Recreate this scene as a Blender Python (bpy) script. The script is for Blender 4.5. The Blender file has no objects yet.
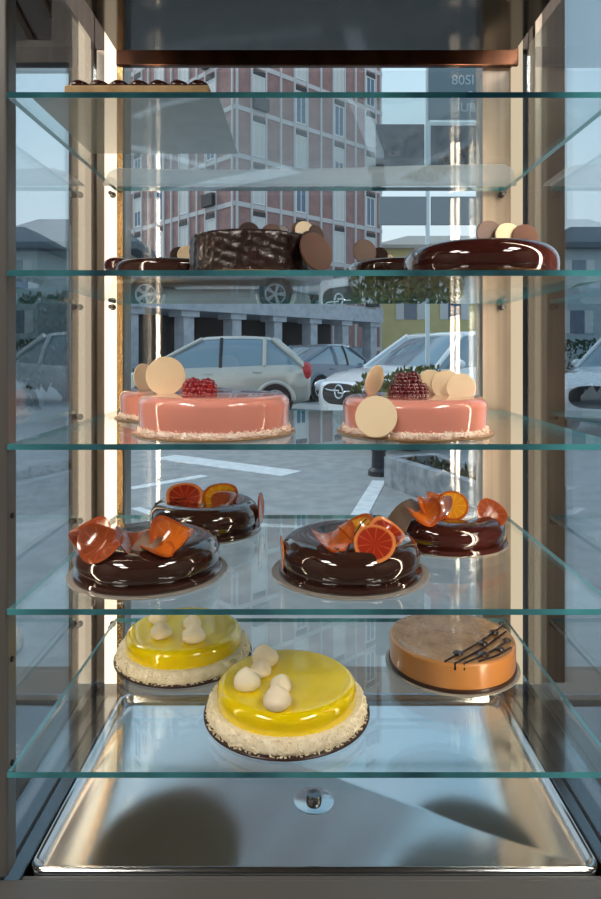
import bpy, bmesh, math, random
from mathutils import Vector, Matrix, Euler
random.seed(7)
PI = math.pi
S = bpy.context.scene
C = S.collection
F = 650.0; CX = 304.0; CY = 352.0; CZ = 1.25

def at(px, py, d):
    return Vector(((px-CX)*d/F, d, CZ+(CY-py)*d/F))

# ------------------------------------------------------------------ materials
def lin(c):
    r = []
    for v in c:
        v /= 255.0
        r.append(v/12.92 if v <= 0.04045 else ((v+0.055)/1.055)**2.4)
    return (r[0], r[1], r[2], 1.0)

def nd(nt, t, **kw):
    n = nt.nodes.new(t)
    for k, v in kw.items():
        setattr(n, k, v)
    return n

def mat(name, col, rough=0.5, metal=0.0, coat=0.0, col2=None, nscale=20.0, bump=0.0, bscale=60.0,
        sss=0.0, emit=None, es=0.0, spec=0.5, detail=4.0, stretch=None, aniso=0.0):
    m = bpy.data.materials.new(name); m.use_nodes = True
    nt = m.node_tree; b = nt.nodes['Principled BSDF']
    b.inputs['Base Color'].default_value = lin(col)
    b.inputs['Roughness'].default_value = rough
    b.inputs['Metallic'].default_value = metal
    b.inputs['Coat Weight'].default_value = coat
    b.inputs['Coat Roughness'].default_value = 0.04
    b.inputs['Specular IOR Level'].default_value = spec
    if sss:
        b.inputs['Subsurface Weight'].default_value = sss
        b.inputs['Subsurface Radius'].default_value = (0.012, 0.006, 0.004)
        b.inputs['Subsurface Scale'].default_value = 0.5
    if emit:
        b.inputs['Emission Color'].default_value = lin(emit)
        b.inputs['Emission Strength'].default_value = es
    if col2 is not None or bump:
        tc = nd(nt, 'ShaderNodeTexCoord'); mp = nd(nt, 'ShaderNodeMapping')
        nt.links.new(tc.outputs['Object'], mp.inputs['Vector'])
        if stretch: mp.inputs['Scale'].default_value = stretch
    if col2 is not None:
        n = nd(nt, 'ShaderNodeTexNoise'); n.inputs['Scale'].default_value = nscale; n.inputs['Detail'].default_value = detail
        r = nd(nt, 'ShaderNodeValToRGB')
        r.color_ramp.elements[0].position = 0.35; r.color_ramp.elements[1].position = 0.65
        r.color_ramp.elements[0].color = lin(col); r.color_ramp.elements[1].color = lin(col2)
        nt.links.new(mp.outputs['Vector'], n.inputs['Vector'])
        nt.links.new(n.outputs['Fac'], r.inputs['Fac']); nt.links.new(r.outputs['Color'], b.inputs['Base Color'])
    if bump:
        n2 = nd(nt, 'ShaderNodeTexNoise'); n2.inputs['Scale'].default_value = bscale; n2.inputs['Detail'].default_value = 5
        bp = nd(nt, 'ShaderNodeBump'); bp.inputs['Strength'].default_value = bump; bp.inputs['Distance'].default_value = 0.01
        nt.links.new(mp.outputs['Vector'], n2.inputs['Vector'])
        nt.links.new(n2.outputs['Fac'], bp.inputs['Height']); nt.links.new(bp.outputs['Normal'], b.inputs['Normal'])
    return m

def glass(name, tint, ior=1.45, rough=0.0):
    m = bpy.data.materials.new(name); m.use_nodes = True
    nt = m.node_tree; nt.nodes.clear()
    out = nd(nt, 'ShaderNodeOutputMaterial'); mix = nd(nt, 'ShaderNodeMixShader')
    tr = nd(nt, 'ShaderNodeBsdfTransparent'); gl = nd(nt, 'ShaderNodeBsdfGlossy')
    tr.inputs['Color'].default_value = tint
    gl.inputs['Color'].default_value = (1, 1, 1, 1); gl.inputs['Roughness'].default_value = rough
    geo = nd(nt, 'ShaderNodeNewGeometry'); fr = nd(nt, 'ShaderNodeFresnel')
    mr = nd(nt, 'ShaderNodeMapRange')
    mr.inputs['To Min'].default_value = ior; mr.inputs['To Max'].default_value = 1.0/ior
    nt.links.new(geo.outputs['Backfacing'], mr.inputs['Value'])
    nt.links.new(mr.outputs['Result'], fr.inputs['IOR'])
    nt.links.new(fr.outputs['Fac'], mix.inputs['Fac'])
    nt.links.new(tr.outputs[0], mix.inputs[1]); nt.links.new(gl.outputs[0], mix.inputs[2])
    nt.links.new(mix.outputs[0], out.inputs['Surface'])
    return m

def citrus_mat(name, flesh, flesh2, rind, r):
    """pulp wedges round the centre of the slice, pale membranes, rind at the rim"""
    m = bpy.data.materials.new(name); m.use_nodes = True
    nt = m.node_tree; b = nt.nodes['Principled BSDF']
    tc = nd(nt, 'ShaderNodeTexCoord'); sx = nd(nt, 'ShaderNodeSeparateXYZ')
    nt.links.new(tc.outputs['Object'], sx.inputs[0])
    a = nd(nt, 'ShaderNodeMath', operation='ARCTAN2')
    nt.links.new(sx.outputs['Y'], a.inputs[0]); nt.links.new(sx.outputs['X'], a.inputs[1])
    k = nd(nt, 'ShaderNodeMath', operation='MULTIPLY'); k.inputs[1].default_value = 5.0
    nt.links.new(a.outputs[0], k.inputs[0])
    s = nd(nt, 'ShaderNodeMath', operation='SINE'); nt.links.new(k.outputs[0], s.inputs[0])
    ab = nd(nt, 'ShaderNodeMath', operation='ABSOLUTE'); nt.links.new(s.outputs[0], ab.inputs[0])
    rp = nd(nt, 'ShaderNodeValToRGB')
    rp.color_ramp.elements[0].position = 0.06; rp.color_ramp.elements[0].color = lin(flesh2)
    rp.color_ramp.elements[1].position = 0.3; rp.color_ramp.elements[1].color = lin(flesh)
    nt.links.new(ab.outputs[0], rp.inputs['Fac'])
    x2 = nd(nt, 'ShaderNodeMath', operation='MULTIPLY'); y2 = nd(nt, 'ShaderNodeMath', operation='MULTIPLY')
    for q, o in ((x2, 'X'), (y2, 'Y')):
        nt.links.new(sx.outputs[o], q.inputs[0]); nt.links.new(sx.outputs[o], q.inputs[1])
    ad = nd(nt, 'ShaderNodeMath', operation='ADD'); nt.links.new(x2.outputs[0], ad.inputs[0]); nt.links.new(y2.outputs[0], ad.inputs[1])
    sq = nd(nt, 'ShaderNodeMath', operation='SQRT'); nt.links.new(ad.outputs[0], sq.inputs[0])
    gt = nd(nt, 'ShaderNodeMapRange'); gt.inputs['From Min'].default_value = r*0.80; gt.inputs['From Max'].default_value = r*0.88
    nt.links.new(sq.outputs[0], gt.inputs['Value'])
    mx = nd(nt, 'ShaderNodeMix', data_type='RGBA'); mx.inputs[7].default_value = lin(rind)
    nt.links.new(gt.outputs['Result'], mx.inputs[0]); nt.links.new(rp.outputs['Color'], mx.inputs[6])
    nt.links.new(mx.outputs[2], b.inputs['Base Color'])
    b.inputs['Roughness'].default_value = 0.18; b.inputs['Coat Weight'].default_value = 0.6
    b.inputs['Subsurface Weight'].default_value = 0.15; b.inputs['Subsurface Radius'].default_value = (.01, .004, .002); b.inputs['Subsurface Scale'].default_value = .5
    return m

def emitter(name, col, s):
    m = bpy.data.materials.new(name); m.use_nodes = True
    nt = m.node_tree; nt.nodes.clear()
    out = nd(nt, 'ShaderNodeOutputMaterial'); e = nd(nt, 'ShaderNodeEmission')
    e.inputs['Color'].default_value = lin(col); e.inputs['Strength'].default_value = s
    nt.links.new(e.outputs[0], out.inputs['Surface'])
    return m

# ------------------------------------------------------------------ mesh helpers
def box(bm, x0, x1, y0, y1, z0, z1, mi=0):
    v = [bm.verts.new(p) for p in ((x0,y0,z0),(x1,y0,z0),(x1,y1,z0),(x0,y1,z0),(x0,y0,z1),(x1,y0,z1),(x1,y1,z1),(x0,y1,z1))]
    fs = []
    for q in ((3,2,1,0),(4,5,6,7),(0,1,5,4),(1,2,6,5),(2,3,7,6),(3,0,4,7)):
        f = bm.faces.new([v[i] for i in q]); f.material_index = mi; fs.append(f)
    return v, fs

def lathe(bm, prof, seg=96, mi=0, jitter=0.0, off=(0,0,0)):
    """prof: list of (r, z) from the axis at the bottom outside round to the axis at the top"""
    rings = []
    for r, z in prof:
        if r < 1e-6:
            rings.append([bm.verts.new((off[0], off[1], off[2]+z))])
        else:
            ring = []
            for i in range(seg):
                a = 2*PI*i/seg
                j = random.uniform(-jitter, jitter); jz = random.uniform(-jitter, jitter)*.5
                ring.append(bm.verts.new((off[0]+(r+j)*math.cos(a), off[1]+(r+j)*math.sin(a), off[2]+z+jz)))
            rings.append(ring)
    for a, b in zip(rings[:-1], rings[1:]):
        for i in range(seg):
            k = (i+1) % seg
            if len(a) == 1 and len(b) == 1: continue
            if len(a) == 1: f = bm.faces.new((a[0], b[k], b[i]))
            elif len(b) == 1: f = bm.faces.new((a[i], a[k], b[0]))
            else: f = bm.faces.new((a[i], a[k], b[k], b[i]))
            f.material_index = mi

def tube(bm, pts, r, seg=8, mi=0, cap=True):
    pts = [Vector(p) for p in pts]; rings = []
    n = len(pts)
    for i, p in enumerate(pts):
        t = (pts[min(i+1, n-1)]-pts[max(i-1, 0)]).normalized()
        u = t.cross(Vector((0, 0, 1)))
        if u.length < 1e-4: u = t.cross(Vector((1, 0, 0)))
        u.normalize(); w = t.cross(u)
        rr = r[i] if isinstance(r, (list, tuple)) else r
        rings.append([bm.verts.new(p+u*rr*math.cos(2*PI*k/seg)+w*rr*math.sin(2*PI*k/seg)) for k in range(seg)])
    for a, b in zip(rings[:-1], rings[1:]):
        for k in range(seg):
            f = bm.faces.new((a[k], a[(k+1) % seg], b[(k+1) % seg], b[k])); f.material_index = mi
    if cap:
        bm.faces.new(rings[0]).material_index = mi; bm.faces.new(rings[-1][::-1]).material_index = mi

def arc(cx, cz, r, a0, a1, n):
    return [(cx+r*math.cos(math.radians(a0+(a1-a0)*i/n)), cz+r*math.sin(math.radians(a0+(a1-a0)*i/n))) for i in range(n+1)]

def mesh(bm, name, smooth=True, angle=40):
    bmesh.ops.recalc_face_normals(bm, faces=bm.faces)
    me = bpy.data.meshes.new(name); bm.to_mesh(me); bm.free()
    if smooth:
        for p in me.polygons: p.use_smooth = True
        try: me.set_sharp_from_angle(angle=math.radians(angle))
        except Exception: pass
    return me

def obj(name, bm, mats, parent=None, loc=(0,0,0), rot=(0,0,0), smooth=True, angle=40, bevel=0.0):
    me = mesh(bm, name, smooth, angle) if not isinstance(bm, bpy.types.Mesh) else bm
    if not isinstance(mats, (list, tuple)): mats = [mats]
    if not me.materials:
        for m in mats: me.materials.append(m)
    o = bpy.data.objects.new(name, me); C.objects.link(o)
    o.location = loc; o.rotation_euler = rot
    if parent: o.parent = parent
    if bevel:
        md = o.modifiers.new('bevel', 'BEVEL'); md.width = bevel; md.segments = 2; md.limit_method = 'ANGLE'
    return o

def tag(o, label, cat, group=None, kind=None):
    o['label'] = label; o['category'] = cat
    if group: o['group'] = group
    if kind: o['kind'] = kind
    return o

def thing(name, label, cat, loc=(0,0,0), rotz=0.0, group=None):
    o = bpy.data.objects.new(name, None); C.objects.link(o); o.empty_display_size = .05
    o.location = loc; o.rotation_euler = (0, 0, rotz)
    return tag(o, label, cat, group)

def struct(name, bm, m, smooth=False, **k):
    o = obj(name, bm, m, smooth=smooth, **k); o['kind'] = 'structure'; return o

def bx(*a):
    bm = bmesh.new(); box(bm, *a); return bm

# ------------------------------------------------------------------ palette
M_pane = glass('clear_pane', (.955, .97, .975, 1))
M_side = glass('side_pane', (.74, .79, .82, 1), ior=1.85)
M_shelf = glass('shelf_glass', (.955, .985, .98, 1), ior=1.5)
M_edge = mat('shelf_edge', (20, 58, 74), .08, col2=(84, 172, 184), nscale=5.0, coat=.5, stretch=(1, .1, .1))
M_steel = mat('tray_steel', (206, 210, 214), .13, metal=1.0, bump=.02, bscale=8)
M_steel2 = mat('base_steel', (120, 124, 128), .22, metal=1.0)
M_bronze = mat('bronze_post', (80, 68, 62), .4, metal=.25, col2=(66, 57, 52), nscale=3, stretch=(40, 40, .3))
M_champ = mat('champagne_metal', (146, 136, 124), .28, metal=.6, col2=(130, 120, 110), nscale=3, stretch=(30, 30, .5))
M_grey_post = mat('grey_post', (96, 95, 94), .4, metal=.1)
M_gold = mat('gold_trim', (205, 165, 115), .25, metal=.9)
M_copper = mat('copper_rail', (96, 62, 44), .16, metal=.85, col2=(60, 40, 32), nscale=4, stretch=(6, 1, 1))
M_ceil = mat('dark_mirror_panel', (86, 84, 82), .08, metal=1.0)
M_dark = mat('black_gap', (18, 18, 20), .5)
M_ledw = emitter('led_bright', (255, 232, 200), 1.25)
M_ledc = emitter('led_cream', (255, 232, 196), .5)
M_ledf = emitter('led_front', (255, 230, 200), 26.0)
M_choc = mat('dark_glaze', (54, 32, 27), .08, coat=1.0, spec=.6)
M_choc_red = mat('red_brown_glaze', (62, 26, 22), .07, coat=1.0, spec=.6)
M_choc_rough = mat('rough_chocolate', (36, 24, 22), .28, col2=(52, 32, 27), nscale=35, bump=.6, bscale=45, coat=.4)
M_pink = mat('pink_glaze', (236, 158, 142), .09, coat=.9, sss=.12)
M_yellow = mat('lemon_glaze', (238, 210, 0), .10, coat=.9, sss=.1)
M_coco = mat('coconut', (246, 238, 214), .7, col2=(232, 220, 188), nscale=90)
M_coco_p = mat('pink_coconut', (250, 236, 224), .7, col2=(240, 214, 198), nscale=90)
M_board_d = mat('dark_board', (52, 32, 28), .3)
M_board_g = mat('gold_board', (170, 138, 96), .32, metal=.5)
M_board_s = mat('silver_board', (150, 150, 148), .4, metal=.5)
M_board_c = mat('clear_board_edge', (148, 144, 138), .15)
M_wdisc = mat('white_chocolate', (246, 226, 190), .4, col2=(240, 218, 180), nscale=15)
M_ddisc = mat('milk_chocolate_disc', (104, 72, 60), .4, col2=(90, 60, 50), nscale=12)
M_ddisc2 = mat('dark_chocolate_disc', (60, 38, 34), .35)
M_rasp = mat('raspberry', (140, 18, 32), .25, coat=.5, sss=.1)
M_rasp2 = mat('glazed_raspberry', (92, 10, 24), .1, coat=1.0)
M_meringue = mat('cream', (244, 232, 204), .55, sss=.1)
M_caramel = mat('caramel_side', (192, 134, 76), .3, coat=.3, col2=(180, 120, 62), nscale=10)
M_caramel_top = mat('caramel_top', (152, 114, 76), .2, coat=.7, col2=(172, 134, 92), nscale=30, bump=.5, bscale=120)
M_choc_line = mat('piped_chocolate', (40, 24, 22), .25, coat=.3)
M_beige = mat('pastry', (206, 176, 128), .6, col2=(182, 146, 96), nscale=40)
M_paper = mat('white_sheet', (246, 248, 248), .5)
_n = M_paper.node_tree; _t = _n.nodes.new('ShaderNodeBsdfTranslucent'); _t.inputs['Color'].default_value = (.95, .97, .98, 1)
_m = _n.nodes.new('ShaderNodeMixShader'); _m.inputs['Fac'].default_value = .8
_n.links.new(_n.nodes['Principled BSDF'].outputs[0], _m.inputs[1]); _n.links.new(_t.outputs[0], _m.inputs[2])
_n.links.new(_m.outputs[0], _n.nodes['Material Output'].inputs['Surface'])
R_SL = .028
M_or = [citrus_mat('orange_slice', (204, 104, 30), (214, 126, 50), (180, 82, 26), R_SL),
        citrus_mat('blood_orange_slice', (160, 46, 26), (196, 88, 48), (226, 140, 78), R_SL),
        citrus_mat('yellow_orange_slice', (216, 148, 30), (230, 178, 70), (180, 88, 26), R_SL),
        citrus_mat('brown_orange_slice', (140, 66, 36), (164, 88, 54), (150, 72, 38), R_SL)]
M_shard = mat('chocolate_shard', (124, 98, 78), .5, col2=(104, 80, 64), nscale=40)

# ------------------------------------------------------------------ camera, world, light
cd = bpy.data.cameras.new('camera'); cam = bpy.data.objects.new('camera', cd); C.objects.link(cam)
cam.location = (0, 0, CZ); cam.rotation_euler = (PI/2, 0, 0)
cd.sensor_fit = 'VERTICAL'; cd.sensor_height = 36; cd.lens = 36*F/899
cd.shift_x = -(CX-300.5)/899; cd.shift_y = -(449.5-CY)/899
cd.clip_start = .02; cd.clip_end = 400
S.camera = cam

W = bpy.data.worlds.new('sky'); S.world = W; W.use_nodes = True
nt = W.node_tree; bg = nt.nodes['Background']
tc = nd(nt, 'ShaderNodeTexCoord'); sp = nd(nt, 'ShaderNodeSeparateXYZ')
nt.links.new(tc.outputs['Generated'], sp.inputs[0])
rp = nd(nt, 'ShaderNodeValToRGB'); el = rp.color_ramp.elements
el[0].position = 0.0; el[0].color = lin((208, 214, 216)); el[1].position = 1.0; el[1].color = lin((126, 164, 196))
e = el.new(.3); e.color = lin((176, 200, 212)); e = el.new(.55); e.color = lin((156, 188, 207))
nt.links.new(sp.outputs['Z'], rp.inputs['Fac'])
cn = nd(nt, 'ShaderNodeTexNoise'); cn.inputs['Scale'].default_value = 2.2; cn.inputs['Detail'].default_value = 5
nt.links.new(tc.outputs['Generated'], cn.inputs['Vector'])
cr = nd(nt, 'ShaderNodeMapRange'); cr.inputs['From Min'].default_value = .5; cr.inputs['From Max'].default_value = .75; cr.inputs['To Max'].default_value = .6
nt.links.new(cn.outputs['Fac'], cr.inputs['Value'])
mx = nd(nt, 'ShaderNodeMix', data_type='RGBA'); mx.inputs[7].default_value = lin((222, 228, 232))
nt.links.new(cr.outputs['Result'], mx.inputs[0]); nt.links.new(rp.outputs['Color'], mx.inputs[6])
nt.links.new(mx.outputs[2], bg.inputs['Color']); bg.inputs['Strength'].default_value = 1.15

sun = bpy.data.lights.new('sun', 'SUN'); sun.energy = 1.2; sun.angle = math.radians(8); sun.color = (1, .95, .86)
so = bpy.data.objects.new('sun', sun); C.objects.link(so); so.rotation_euler = (math.radians(48), 0, math.radians(-120))

# ------------------------------------------------------------------ street and shop shell
M_asph = mat('asphalt', (160, 162, 162), .6, col2=(140, 143, 145), nscale=6, bump=.15, bscale=40, detail=8)
M_white = mat('road_paint', (226, 230, 232), .6, col2=(206, 210, 212), nscale=12)
M_pave = mat('paving', (140, 140, 142), .6, col2=(118, 120, 124), nscale=5)
M_conc = mat('concrete', (150, 154, 158), .8, col2=(128, 134, 140), nscale=8, detail=8)
M_plaster = mat('shop_plaster', (120, 112, 104), .8)
M_floor = mat('shop_tile', (110, 100, 92), .4, col2=(96, 88, 80), nscale=3)

bm = bmesh.new(); box(bm, -70, 70, 1.55, 120, -.2, 0)
ground = struct('ground', bm, M_asph)
def flat(pts, z0, z1):
    bm = bmesh.new()
    lo = [bm.verts.new((x, y, z0)) for x, y in pts]; hi = [bm.verts.new((x, y, z1)) for x, y in pts]
    bm.faces.new(lo[::-1]); bm.faces.new(hi); n = len(pts)
    for i in range(n): bm.faces.new((lo[i], lo[(i+1) % n], hi[(i+1) % n], hi[i]))
    return bm
def gp(px, py):
    d = CZ*F/(py-CY); return ((px-CX)*d/F, d)
def stripe(pts, w):
    L, Rr = [], []
    n = len(pts)
    for i, p in enumerate(pts):
        a = Vector(pts[max(i-1, 0)]); b = Vector(pts[min(i+1, n-1)]); t = (b-a).normalized(); q = Vector((-t.y, t.x))*w/2
        L.append(tuple(Vector(p)+q)); Rr.append(tuple(Vector(p)-q))
    return L+Rr[::-1]
marks = [([gp(379, 481), gp(351, 530)], .13, 'white parking stripe on the asphalt between the orange-topped cakes'),
         ([gp(165, 457), gp(292, 474)], .34, 'broad white road stripe seen behind the left orange-topped cakes'),
         ([gp(130, 489), gp(205, 476)], .12, 'thin white road line left behind the lit post'),
         ([(-1.35, 5.2), (-1.1, 4.95), (-.75, 4.76), (-.2, 4.66), (.12, 4.6)], .075, 'thin curving white road line nearest to the shop window')]
for p, w, l in marks:
    o = obj('road_marking', flat(stripe(p, w), 0, .006), M_white, smooth=False); tag(o, l, 'road marking', 'road markings')

bm = bmesh.new(); box(bm, -12, 12, 1.55, 2.3, 0, .1); struct('trim_pavement', bm, M_pave)
# shop shell: front wall with a wide window opening, side walls, back wall, floor, ceiling
def wall(name, *b): return struct(name, bx(*b), M_plaster)
wall('wall_front_left', -2.6, -1.15, 1.40, 1.55, 0, 3.0)
wall('wall_front_right', 1.2, 2.6, 1.40, 1.55, 0, 3.0)
wall('wall_front_top', -1.15, 1.2, 1.40, 1.55, 2.35, 3.0)
wall('wall_front_bottom', -1.15, 1.2, 1.40, 1.55, 0, .5)
struct('floor', bx(-2.75, 2.75, -3.35, 1.55, -.1, 0), M_floor)
wall('wall_left', -2.75, -2.6, -3.2, 1.55, 0, 3.0)
wall('wall_right', 2.6, 2.75, -3.2, 1.55, 0, 3.0)
wall('wall_back', -2.75, 2.75, -3.35, -3.2, 0, 3.0)
struct('ceiling', bx(-2.75, 2.75, -3.35, 1.55, 3.0, 3.1), M_plaster)
M_fillf = mat('fill_lamp_frame', (200, 200, 198), .4); M_fill = emitter('fill_lamp', (255, 246, 234), 22.0)
for x in (-1.55, 1.55):  # added fill lamps, unseen behind the camera, to warm the cake fronts
    for y in (-1.5, -.45):
        bm = bmesh.new(); box(bm, x-.32, x+.32, y-.32, y+.32, 2.955, 3.0)
        o = struct('trim_fill_lamp', bm, M_fillf)
        l = obj('fill_diffuser', bx(-.29, .29, -.29, .29, -.006, 0), M_fill, o, loc=(x, y, 2.955), smooth=False)

# ------------------------------------------------------------------ the display case
YB = 1.28; XL = -.405; XR = .435; ZT = .61; ZC = 1.845
case = thing('display_case', 'tall glass pastry display case with bronze posts and lit strips', 'display case', (0, 1.0, 0))
def part(name, bm, m, parent=case, bevel=0.0, smooth=False, mats=None):
    o = obj(name, bm, m, parent, smooth=smooth, bevel=bevel)
    o.location = Vector((0, -1.0, 0)) if parent is case else (0, 0, 0)
    return o
zb0, zb1 = .60, 2.02
# back left post
p = part('post', bx(-.408, -.354, YB, YB+.05, zb0, zb1), M_champ)
part('led_strip', bx(-.391, -.368, YB-.006, YB, zb0, zb1), M_ledw, p)
part('edge_trim', bx(-.366, -.355, YB-.009, YB, zb0, zb1), M_gold, p)
part('post', bx(-.462, -.412, YB-.004, YB+.06, zb0, zb1), M_bronze)
# back right post
p = part('post', bx(.352, .430, YB, YB+.05, zb0, zb1), M_champ)
part('led_strip', bx(.407, .428, YB-.008, YB, zb0, zb1), M_ledc, p)
p = part('post', bx(.442, .512, YB-.004, YB+.06, zb0, zb1), M_bronze)
part('edge_trim', bx(.452, .465, YB-.010, YB-.004, zb0, zb1), M_champ, p)
# front posts with their strips facing into the case
p = part('post', bx(-.430, -.3665, .803, .830, zb0, zb1), M_grey_post, bevel=.003)
part('led_strip', bx(-.398, -.389, .830, .834, .66, ZC-.03), M_ledf, p)
for zz in (1.045, .865, .60+.135):
    bmr = bmesh.new(); lathe(bmr, [(0, -.0015), (.0035, -.0015), (.0035, .0015), (0, .0015)], 16)
    o = obj('rivet', bmr, M_dark, p, smooth=True); o.location = (-.366, .815, zz); o.rotation_euler = (0, PI/2, 0)
p = part('post', bx(.393, .490, .803, .830, zb0, zb1), M_grey_post, bevel=.003)
part('led_strip', bx(.396, .404, .830, .834, .66, ZC-.03), M_ledf, p)
part('led_strip', bx(.411, .419, .830, .834, .66, ZC-.03), M_ledf, p)
part('led_strip', bx(.446, .455, .830, .834, .66, ZC-.03), M_ledf, p)
# panes
part('side_pane', bx(XL-.006, XL, .836, YB-.012, .60, ZC), M_side)
part('side_pane', bx(XR, XR+.006, .836, YB-.012, .60, ZC), M_side)
part('back_pane', bx(-.353, .351, YB+.010, YB+.016, .615, 1.808), M_pane)
# top rail, ceiling panel, base
part('top_rail', bx(-.366, .418, YB-.015, YB-.001, 1.808, ZC), M_copper, bevel=.002)
part('header_panel', bx(-.462, .512, YB-.002, YB+.02, ZC, 2.02), M_bronze)
part('roof_panel', bx(-.462, .512, .74, YB+.06, 2.02, 2.05), M_bronze)
part('ceiling_panel', bx(-.318, .358, .60, 1.10, 1.761, 1.775), M_ceil)
bm = bmesh.new()
box(bm, XL-.02, -.358, .80, YB+.05, .545, .585); part('base_frame', bx(.386, XR+.02, .80, YB+.05, .545, .585), M_steel2, bevel=.002)
part('base_frame', bm, M_steel2, bevel=.002)
part('front_ledge', bx(-.358, .386, .80, .831, .545, .580), M_grey_post)
part('base_seam', bx(-.383, -.379, .82, 1.27, .585, .5865), M_dark)
part('base_seam', bx(.403, .407, .82, 1.27, .585, .5865), M_dark)
part('front_sill', bx(-.47, .50, .74, .800, .50, .602), M_grey_post, bevel=.004)
part('base_cabinet', bx(-.45, .48, .74, 1.33, 0, .545), M_bronze)

# slatted blind box at the top left corner of the shop window
lv = thing('slatted_blind', 'dark slatted blind box hanging at the top left of the shop window', 'blind', (-.84, 1.50, 1.905))
obj('frame', bx(-.31, .31, -.03, .03, 0, .05), M_bronze, lv, smooth=False)
obj('frame', bx(.27, .31, -.03, .03, .05, .44), M_bronze, lv, smooth=False)
obj('backing', bx(-.31, .27, .02, .03, .05, .44), mat('blind_dark', (48, 46, 48), .5), lv, smooth=False)
for i in range(9):
    bm = bmesh.new(); x = -.36+i*.075
    pts = [(max(-.30, x), -.005, .44-(max(-.30, x)-x)*1.9), (min(.26, x+.2), -.005, .44-(min(.26, x+.2)-x)*1.9)]
    if pts[1][0]-pts[0][0] > .03: tube(bm, pts, .006, 6); obj('slat', bm, M_champ, lv)

# shelf pins
shelf_z = [1.25+(CY-y)*.8/F for y in (95, 273, 447, 612, 775)]
TH = .0072
bmp = bmesh.new(); lathe(bmp, [(0, 0), (.006, 0), (.006, .004), (.004, .006), (.004, .020), (0, .020)], 16)
pin_me = mesh(bmp, 'shelf_pin'); pin_me.materials.append(M_steel2)
for z in shelf_z:
    for x, s in ((-.373, 1), (.385, 1)):
        o = bpy.data.objects.new('shelf_pin', pin_me); C.objects.link(o); o.parent = case
        o.location = (x, YB-.0095-1.0, z-TH/2-.0062); o.rotation_euler = (PI/2, 0, 0)

shelf_desc = ['topmost glass shelf, carrying the cream slab cake and white sheet',
              'second glass shelf from the top, carrying the chocolate cakes with discs',
              'middle glass shelf, carrying the pink cakes with raspberries',
              'fourth glass shelf, carrying dark glazed cakes with orange slices',
              'lowest glass shelf, carrying the yellow cakes and the caramel cake']
ST = []
for z, l in zip(shelf_z, shelf_desc):
    bm = bmesh.new(); v, fs = box(bm, -.3655, .392, .80, 1.262, z-TH/2, z+TH/2)
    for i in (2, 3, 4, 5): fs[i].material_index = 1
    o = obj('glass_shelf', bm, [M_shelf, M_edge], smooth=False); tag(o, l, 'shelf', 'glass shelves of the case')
    ST.append(z+TH/2)

# drip tray on the case floor
tray = thing('drip_tray', 'polished steel tray with raised rim on the case floor', 'tray', (.014, 1.0505, .5455))
bm = bmesh.new()
def rrect(hx, hy, r, z, n=6):
    pts = []
    for cx, cy, a0 in ((hx-r, hy-r, 0), (-hx+r, hy-r, 90), (-hx+r, -hy+r, 180), (hx-r, -hy+r, 270)):
        for i in range(n+1):
            a = math.radians(a0+90*i/n); pts.append((cx+r*math.cos(a), cy+r*math.sin(a), z))
    return pts
def loft(bm, loops, capa=True, capb=True, mi=0):
    R = [[bm.verts.new(p) for p in l] for l in loops]
    for a, b in zip(R[:-1], R[1:]):
        n = len(a)
        for i in range(n):
            f = bm.faces.new((a[i], a[(i+1) % n], b[(i+1) % n], b[i])); f.material_index = mi
    if capa: bm.faces.new(R[0][::-1]).material_index = mi
    if capb: bm.faces.new(R[-1]).material_index = mi
loft(bm, [rrect(.3705, .218, .02, 0), rrect(.3705, .218, .02, .036), rrect(.369, .216, .02, .0395), rrect(.366, .213, .02, .041), rrect(.363, .210, .02, .0395),
          rrect(.361, .208, .018, .033), rrect(.358, .205, .016, .0280), rrect(.352, .199, .012, .0265)])
obj('tray_pan', bm, M_steel, tray)
bm = bmesh.new(); lathe(bm, [(0, 0), (.012, 0), (.012, .007), (.010, .010), (.006, .011), (0, .011)], 32)
obj('drain_plug', bm, M_steel2, tray, loc=(.001, -.068, .0271))
bm = bmesh.new(); lathe(bm, [(0, 0), (.030, 0), (.028, .0006), (0, .0006)], 40)
obj('drain_plate', bm, M_steel, tray, loc=(.001, -.068, .0266))

# ------------------------------------------------------------------ topping builders
def disc_mesh(r, t, name):
    bm = bmesh.new(); lathe(bm, [(0, -t/2), (r-.0008, -t/2), (r, -t/2+.0008), (r, t/2-.0008), (r-.0008, t/2), (0, t/2)], 40)
    return mesh(bm, name)
_dm = {}
def disc(parent, loc, r, m, lean=0, yaw=0, name='chocolate_disc', t=.003):
    """a disc standing on edge: lean 0 = upright facing the viewer"""
    k = (round(r, 4), m.name)
    if k not in _dm:
        me = disc_mesh(r, t, name); me.materials.append(m); _dm[k] = me
    o = bpy.data.objects.new(name, _dm[k]); C.objects.link(o); o.parent = parent
    o.location = loc
    o.rotation_euler = (Matrix.Rotation(math.radians(yaw), 3, 'Z') @ Matrix.Rotation(math.radians(90-lean), 3, 'X')).to_euler()
    return o

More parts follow.
